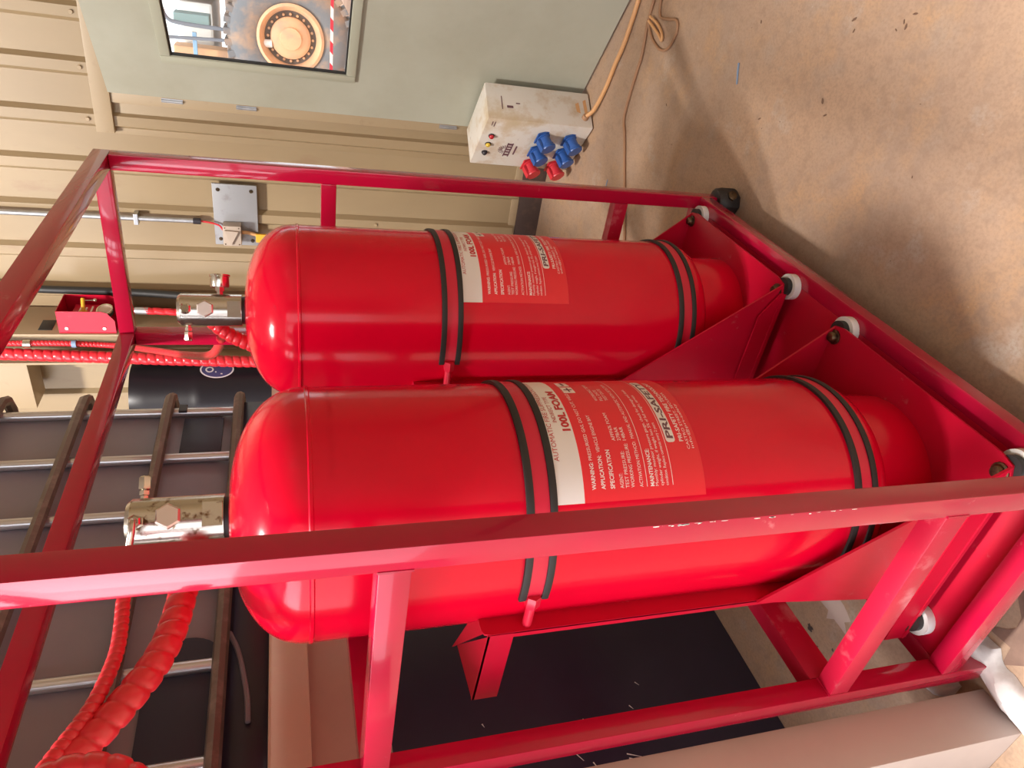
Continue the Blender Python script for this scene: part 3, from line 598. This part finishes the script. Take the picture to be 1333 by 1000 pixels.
for (a, b, c, d) in ((0, .11, .012, .018), (0, .11, .036, .042), (.004, .018, .018, .036), (.026, .038, .018, .036), (.046, .058, .018, .036), (.066, .078, .018, .036), (.088, .102, .018, .036), (.02, .09, -.012, -.004)): bm.faces.new([bm.verts.new(fnt(x, z)) for x, z in ((a, c), (b, c), (b, d), (a, d))])
for k in range(9):
    an = pi * (k + .5) / 9; c_, s_ = math.cos(an), math.sin(an); n_ = (-s_, c_)
    bm.faces.new([bm.verts.new(fnt(.055 + c_ * r_ + n_[0] * q_, .044 + s_ * r_ + n_[1] * q_)) for r_, q_ in ((.012, .0015), (.012, -.0015), (.034, -.002), (.034, .002))])
em = emit('emblem', bm, 'ink_dark', pb); em['label'] = 'dark bar emblem under a fan of rays'
bm = B()
for (x0, z0, x1, z1) in ((.02, .490, .05, .494), (.02, .478, .055, .482)): bm.faces.new([bm.verts.new(pt(*p)) for p in ((x0, -.001, z0), (x1, -.001, z0), (x1, -.001, z1), (x0, -.001, z1))])
emit('lettering', bm, 'ink_dark', pb)
bm = B()                                   # ochre drips and dark scratches on the side panel
for (y0, y1, z0, z1) in ((.075, .135, .06, .082), (.06, .155, .022, .042)): bm.faces.new([bm.verts.new(pt(-.0008, y, z)) for y, z in ((y0, z0), (y1, z0 + .004), (y1 - .01, z1), (y0 + .008, z1 - .003))])
emit('drip_mark', bm, 'cordo', pb)
bm = B()
for (y0, y1, z0, z1) in ((.055, .125, .446, .450), (.065, .078, .395, .425), (.09, .096, .36, .38)): bm.faces.new([bm.verts.new(pt(-.0008, y, z)) for y, z in ((y0, z0), (y1, z0), (y1, z1), (y0, z1))])
emit('scratch', bm, 'ink_dark', pb)
lathe('cable_gland', [(0, 0), (.016, 0), (.016, .012), (.012, .02), (0, .02)], 'cordb', pb, seg=16, T=frame(pt(0, .052, .042), -e1))

# ================================================================== CORDS ON THE FLOOR
cc = [pt(-.018, .052, .040), (2.625, .02, .022), (2.570, -.085, .0125), (2.525, -.19, .0125), (2.481, -.276, .0125), (2.452, -.37, .0125), (2.432, -.457, .0125), (2.41, -.62, .0125), (2.40, -.9, .0125)]
tag(tube('power_cable', spline(cc, 12), .0095, 'cordo', seg=12), 'thick pale orange cable from the white power box along the floor', 'cable')
c2 = [(2.300, -.80, .007), (2.305, -.60, .007), (2.306, -.471, .007), (2.312, -.388, .007), (2.297, -.278, .007), (2.311, -.187, .007), (2.328, -.029, .007), (2.285, .04, .007), (2.242, .110, .007), (2.165, .234, .007), (2.052, .416, .007), (1.95, .60, .007), (1.85, .95, .007)]
tag(tube('extension_cord', spline(c2, 10), .0065, 'cordb', seg=8), 'thin brown dusty cord lying across the floor past the power box', 'cord')
c3 = [(2.262, -.78, .006), (2.250, -.52, .006), (2.225, -.43, .006), (2.150, -.425, .006), (2.080, -.43, .006), (2.058, -.392, .006), (2.090, -.335, .006), (2.150, -.318, .006), (2.225, -.335, .006), (2.272, -.365, .009), (2.290, -.40, .017)]
tag(tube('cord_loop', spline(c3, 10), .0055, 'cordb', seg=8), 'loose loop of thin brown cord on the floor near the door', 'cord')
tag(tube('cord_end', spline([(2.285, -.40, .018), (2.25, -.385, .012), (2.19, -.365, .009), (2.155, -.350, .009), (2.165, -.372, .009), (2.22, -.398, .009), (2.28, -.415, .018)], 8), .0055, 'cordo', seg=8), 'small folded orange cord end beside the brown loop', 'cord')
bm = B(); prism(bm, [(1.605, -.372, .0015), (1.595, -.345, .0015), (1.578, -.312, .0015), (1.574, -.315, .0015), (1.588, -.348, .0015), (1.598, -.374, .0015)], (0, 0, .002)); tag(emit('plastic_strip', bm, 'bluestrip'), 'small blue plastic sliver lying alone on the open floor', 'litter')
bm = B(); prism(bm, [(2.36, .262, .001), (2.362, .300, .001), (2.358, .300, .001), (2.355, .262, .001)], (0, 0, .002)); tag(emit('plastic_thread', bm, 'bluestrip'), 'thin bluish thread on the floor behind the power box cord', 'litter')
def blotch(name, m, spots, label, seed):
    rr = random.Random(seed); bm = B()
    for q, (x, y, r) in enumerate(spots):
        n = 14; ph = [rr.uniform(.45, 1.2) for k in range(n)]
        bm.faces.new([bm.verts.new((x + r * ph[k] * math.cos(2 * pi * k / n), y + r * .8 * ph[k] * math.sin(2 * pi * k / n), .0006 + .0001 * q)) for k in range(n)])
    o = tag(emit(name, bm, m), label, 'stain'); o['kind'] = 'stuff'
blotch('oil_stain', 'stain', [(.36, .95, .035), (.40, .90, .014), (.50, .98, .008), (.62, 1.02, .012), (.66, .98, .009), (.58, 1.06, .006), (.31, .88, .006), (.46, 1.05, .006), (.70, .93, .005)], 'dark oily spots on the floor behind the cage in front of the black tank', 3)
blotch('dark_patch', 'darkbrown', [(-.06, .30, .13), (-.03, .42, .09), (-.13, .38, .10), (-.10, .18, .14)], 'dark brown patch on the floor at the near left corner of the cage', 12)  # irregular flat spots in a darker brown than the floor around them
blotch('dust_patch', 'dust', [(.36, .78, .06), (.42, .70, .035), (.62, .80, .05), (.56, .72, .03)], 'pale dusty patches on the floor under the rear of the cage', 8)
bm = B(); rr = random.Random(5)
for (x, y, s) in [(1.145, -.562, 6), (1.132, -.537, 4), (.963, -.571, 5), (.975, -.58, 4), (.95, -.60, 5), (.99, -.56, 3), (1.40, -.25, 5), (1.15, -.36, 6), (1.12, -.33, 5), (2.0, -.15, 4), (1.55, -.50, 4)] + [(rr.uniform(.7, 2.6), rr.uniform(-.7, .2), rr.uniform(1, 2.5)) for i in range(26)]:
    bmesh.ops.create_icosphere(bm, subdivisions=1, radius=.0009 * s, matrix=Matrix.Translation((x, y, .0004 * s)) @ Matrix.Rotation(rr.random() * 6, 4, 'Z') @ Matrix.Diagonal((1.8, .6, .4, 1)))
gr = tag(emit('floor_grit', bm, 'grit'), 'scattered dark crumbs of grit on the concrete floor', 'grit'); gr['kind'] = 'stuff'

# ================================================================== BULK CONTAINER ON ITS STAND, BLACK TANK, DRUM
ib = root('bulk_container', (.85, 1.3, 1.455), 'grey plastic bulk liquid container in a galvanised tube cage behind the red cage', 'container')
bm = B(); abox(bm, .10, 1.475, .838, 1.80, 1.56, 2.60, .05); emit('tank', bm, 'tank', ib, smooth=True)
for z in (1.555, 1.762, 2.005, 2.225, 2.45):
    bm = B(); P = [(-.3, .800), (1.41, .800), (1.47, .803), (1.510, .825), (1.527, .87), (1.53, 1.7)]
    atube(bm, [Vector((x, y, z)) for x, y in P], .0165, 8); bmesh.ops.scale(bm, vec=(1, 1, 1), verts=bm.verts); emit('cage_bar', bm, 'cagebar', ib, smooth=True)
for x in (1.420, 1.192, .960, .716, .474, .252, .03):
    bm = atube(B(), [Vector((x, .822, 1.555)), Vector((x, .822, 2.60))], .0145, 10); emit('cage_tube', bm, 'tube', ib, smooth=True)
for (x, z) in ((1.42, 1.72), (1.42, 2.005)): bm = B(); abox(bm, x - .018, x + .018, .803, .812, z - .012, z + .012, .002); emit('clip', bm, 'blackp', ib)
box('placard', .255, .470, .828, .836, 1.572, 1.706, 'darkpanel', ib, bev=.001)
box('placard', 1.215, 1.395, .828, .836, 1.60, 1.715, 'darkpanel', ib, bev=.001)
bm = B(); prism(bm, [(.505 + .055 * math.cos(a), .833, 1.628 + .070 * math.sin(a)) for a in [2 * pi * k / 28 for k in range(28)]], (0, .004, 0)); emit('outlet_cover', bm, 'darkpanel', ib)
pal = box('pallet', -.2, 1.5, .84, 1.8, 1.455, 1.545, 'blacktank', ib, bev=.01)
bm = B(); atube(bm, spline([(.56, .832, 1.542), (.50, .828, 1.52), (.40, .828, 1.500), (.33, .830, 1.495)], 8), .006, 8); emit('moulded_ridge', bm, 'tank', pal, smooth=True)
bs = root('container_stand', (.6, 1.2, 0), 'beige steel stand under the grey bulk container behind the left cylinder', 'stand')
box('front_beam', -.25, 1.55, .790, .850, 1.372, 1.4545, 'beam', bs, bev=.006)
box('fascia_board', .175, 1.55, .835, .850, 1.21, 1.372, 'fascia', bs, bev=.002)
box('leg', -.25, -.20, .80, .85, 0, 1.372, 'beam', bs, bev=.004); box('leg', 1.47, 1.53, .83, .89, 0, 1.372, 'beam', bs, bev=.004)
box('leg', -.2, -.14, 1.72, 1.78, 0, 1.372, 'beam', bs, bev=.004); box('leg', 1.47, 1.53, 1.72, 1.78, 0, 1.372, 'beam', bs, bev=.004)
box('deck', -.25, 1.55, .851, 1.80, 1.420, 1.4545, 'fascia', bs, bev=.002)
bt = root('black_tank', (.3, 1.6, 0), 'big black plastic tank standing on the floor under the container stand', 'tank')
box('body', -.25, 1.44, 1.245, 1.69, 0.0, 1.36, 'blacktank', bt, bev=.004)
bm = B(); rr = random.Random(11)
for (x, z, a, l) in ((.395, .82, .7, .016), (.34, .66, .6, .020), (.305, .62, .4, .011), (.37, .52, 1.1, .022), (.300, .50, 1.2, .020), (.312, .50, 1.2, .022), (.43, .60, .8, .014), (.45, .45, .6, .008), (.52, .40, .7, .008), (.36, .40, .5, .008), (.25, .75, .9, .012), (.47, .9, .4, .006)):
    c_, s_ = math.cos(a), math.sin(a); bm.faces.new([bm.verts.new((x + u * c_ * l - v * s_ * .002, 1.2436, z + u * s_ * l + v * c_ * .002)) for u, v in ((-1, -.3), (1, -1), (1, 1), (-1, .3))])
emit('white_fleck', bm, 'paperwhite', bt)
dm = root('black_drum', (2.905, 1.772, 0), 'black plastic drum with a navy oval label beyond the grey bulk container', 'drum')
T = Matrix.Translation((2.905, 1.772, 0))
lathe('body', [(0, .9), (.20, .9), (.215, .94), (.215, 1.30), (.222, 1.32), (.222, 1.35), (.215, 1.37), (.215, 1.83), (.21, 1.87), (.20, 1.90), (.20, 2.10), (.18, 2.18), (0, 2.20)], 'drum', dm, seg=48, T=T)
bm = alathe(B(), [(0, 0), (.22, 0), (.22, .90), (0, .90)], 32, T); emit('plinth', bm, 'drum', dm, smooth=True)
def on_drum(r): return lambda a, z: Vector((2.905 + r * math.sin(a), 1.772 - r * math.cos(a), z))
def oval(f, a0, z0, w_, h_, n=36): return [f(a0 + w_ * math.cos(2 * pi * k / n), z0 + h_ * math.sin(2 * pi * k / n)) for k in range(n)]
a0 = math.radians(-19); z0 = 1.757
def oval_patch(r, w_, h_, n=24):
    bm = B(); f = on_drum(r); v = []
    for i in range(n + 1):
        u = -math.cos(pi * i / n); h = h_ * math.sqrt(max(1 - u * u, 0)); v.append((bm.verts.new(f(a0 + w_ * u, z0 - h)), bm.verts.new(f(a0 + w_ * u, z0 + h))))
    for a, b in zip(v, v[1:]): bm.faces.new((a[0], b[0], b[1], a[1]))
    return bm
bm = oval_patch(.2162, .25, .084); lb = emit('label', bm, 'lab_rim', dm); lb['label'] = 'navy oval label with pale rim'
bm = oval_patch(.2168, .222, .076); emit('label_face', bm, 'drumlabel', lb)
bm = B(); f = on_drum(.2176); o1 = oval(f, a0 - .01, z0 + .036, .085, .021, 24); o2 = oval(f, a0 - .01, z0 + .036, .055, .013, 24); v1 = [bm.verts.new(p) for p in o1]; v2 = [bm.verts.new(p) for p in o2]
for k in range(24): bm.faces.new((v1[k], v1[(k + 1) % 24], v2[(k + 1) % 24], v2[k]))
for (x0, x1, za, zb) in ((-.10, .12, .002, .009), (-.15, .12, -.028, -.018)): bm.faces.new([bm.verts.new(f(a0 + x, z0 + z)) for x, z in ((x0, za), (x1, za), (x1, zb), (x0, zb))])
emit('emblem', bm, 'lab_rim', lb)

# ================================================================== LEFT COLUMN AND WHITE SHEET AT ITS FOOT
bm = B(); abox(bm, -.113, -.012, .572, .76, 0, 5.39, .003); tag(emit('beige_column', bm, 'column', smooth=True), 'beige painted steel column close behind the left end of the red cage', 'column')
def cloth(name, path, wd, h, label, seed):
    rr = random.Random(seed); pts = resample(spline(path, 10), .012); bm = B(); rows = []
    for i, p in enumerate(pts):
        d = (pts[min(i + 1, len(pts) - 1)] - pts[max(i - 1, 0)]).normalized(); n = Vector((-d.y, d.x, 0)); e = min(1, min(i, len(pts) - 1 - i) / 4 + .25); row = []
        for k in range(13):
            u = -1 + k / 6; q = wd * e * (u + .12 * math.sin(i * .9 + k)); z = h * e * max(0, 1 - u * u) ** .6 * (.75 + .25 * math.sin(i * .7 + 2 * u) + .12 * rr.random()) + .001
            row.append(bm.verts.new(Vector((p.x, p.y, 0)) + n * q + Vector((0, 0, z))))
        rows.append(row)
    for a, b in zip(rows, rows[1:]):
        for k in range(12): bm.faces.new((a[k], a[k + 1], b[k + 1], b[k]))
    return tag(emit(name, bm, 'cloth', smooth=True), label, 'cloth')
cloth('dust_sheet', [(.060, .475, 0), (.03, .50, 0), (-.02, .525, 0), (-.07, .527, 0), (-.125, .533, 0), (-.22, .54, 0)], .036, .035, 'dirty white crumpled cloth along the foot of the beige column', 2)
cloth('dust_sheet', [(.085, .70, 0), (.04, .64, 0), (.025, .61, 0)], .022, .02, 'small dirty white cloth scrap behind the cage base rail', 4)

# ================================================================== OUTSIDE, SEEN THROUGH THE DOOR PANE
tk = root('haul_truck', (14.9, 1.75, 0), 'dusty haul truck with a huge wheel seen through the door window', 'truck')
TW = frame((14.5, 1.73, 1.22), (-1, 0, 0))
ty = lathe('tyre', [(.52, -.55), (.95, -.55), (1.08, -.45), (1.10, 0), (1.05, .06), (.85, .12), (.62, .10), (.56, .05), (.52, .0)], 'tyre', tk, seg=64, T=TW)
bm = B()
for k in range(36):
    a = 2 * pi * k / 36; T = TW @ Matrix.Rotation(a, 4, 'Z'); abox(bm, 1.00, 1.17, -.055, .055, -.5, .06, .01, T)
emit('tread_lug', bm, 'tyre', tk)['kind'] = 'stuff'
wh = lathe('wheel_rim', [(.56, .05), (.60, .13), (.55, .15), (.52, .10), (.47, .02), (.46, -.06), (.40, -.06)], 'rim', tk, seg=64, T=TW)
lathe('rim_recess', [(.47, -.055), (.34, -.055), (.34, -.04)], 'rimdark', wh, seg=48, T=TW)
lathe('hub', [(.36, -.06), (.36, .02), (.31, .06), (.20, .07), (.19, .11), (.10, .12), (0, .12)], 'rim', wh, seg=40, T=TW)
bm = B()
for k in range(20):
    a = 2 * pi * k / 20; alathe(bm, hexprof(.026, .035), 6, TW @ Matrix.Translation((.40 * math.cos(a), .40 * math.sin(a), -.055)))
emit('wheel_nut', bm, 'rim', wh)
bm = B(); abox(bm, 14.7, 17.5, -1.5, 3.6, 1.9, 2.35, .05); emit('chassis', bm, 'truckb', tk)
bm = B(); abox(bm, 15.2, 17.5, -3, 1.3, 2.3, 4.6, .05); emit('dump_body', bm, 'truckb', tk)
bm = B(); abox(bm, 15.4, 17.5, 1.45, 3.4, 2.62, 3.2, .05); emit('cab_panel', bm, 'truckw', tk)
bm = B(); abox(bm, 14.60, 14.95, 1.55, 1.75, 2.62, 3.22, .02); emit('tool_box', bm, 'truckg', tk)
bm = B(); atube(bm, spline([(14.6, 1.30, 3.42), (14.6, 1.48, 3.40), (14.6, 1.66, 3.32), (14.6, 1.72, 3.1), (14.6, 1.74, 2.3)], 6), .035, 8); emit('handrail', bm, 'truckt', tk, smooth=True)
bm = B(); atube(bm, [Vector((14.6, 1.98, 3.5)), Vector((14.6, 1.90, 2.0))], .03, 8); emit('handrail', bm, 'truckt', tk, smooth=True)
bm = B(); abox(bm, 14.62, 14.68, 1.85, 2.35, 2.86, 2.93, .005); emit('step_bracket', bm, 'truckbl', tk)
bm = B(); atube(bm, [Vector((14.55, 1.90, 2.1)), Vector((14.5, 1.86, 1.55))], .07, 12); emit('hydraulic_ram', bm, 'truckw', tk, smooth=True)
bm = B(); abox(bm, 14.9, 15.3, 2.15, 3.4, .9, 3.3, .03); emit('side_skirt', bm, 'rim', tk)
bm = B(); abox(bm, 9.0, 9.005, -1.5, 3, .80, .835); tp = tag(emit('barrier_tape', bm, 'tape'), 'red and white barrier tape strung low outside beyond the door window', 'tape')
tag(lathe('tape_post', [(0, 0), (.02, 0), (.02, 1.0), (0, 1.0)], 'truckt', seg=10, T=Matrix.Translation((9.03, -1.5, 0))), 'thin post carrying the barrier tape in the yard outside', 'post')
bm = B(); abox(bm, XW + .4, 30, -9, 12, .001, .012); tag(emit('yard_ground', bm, 'dirt'), 'red dirt yard outside the door', 'ground')
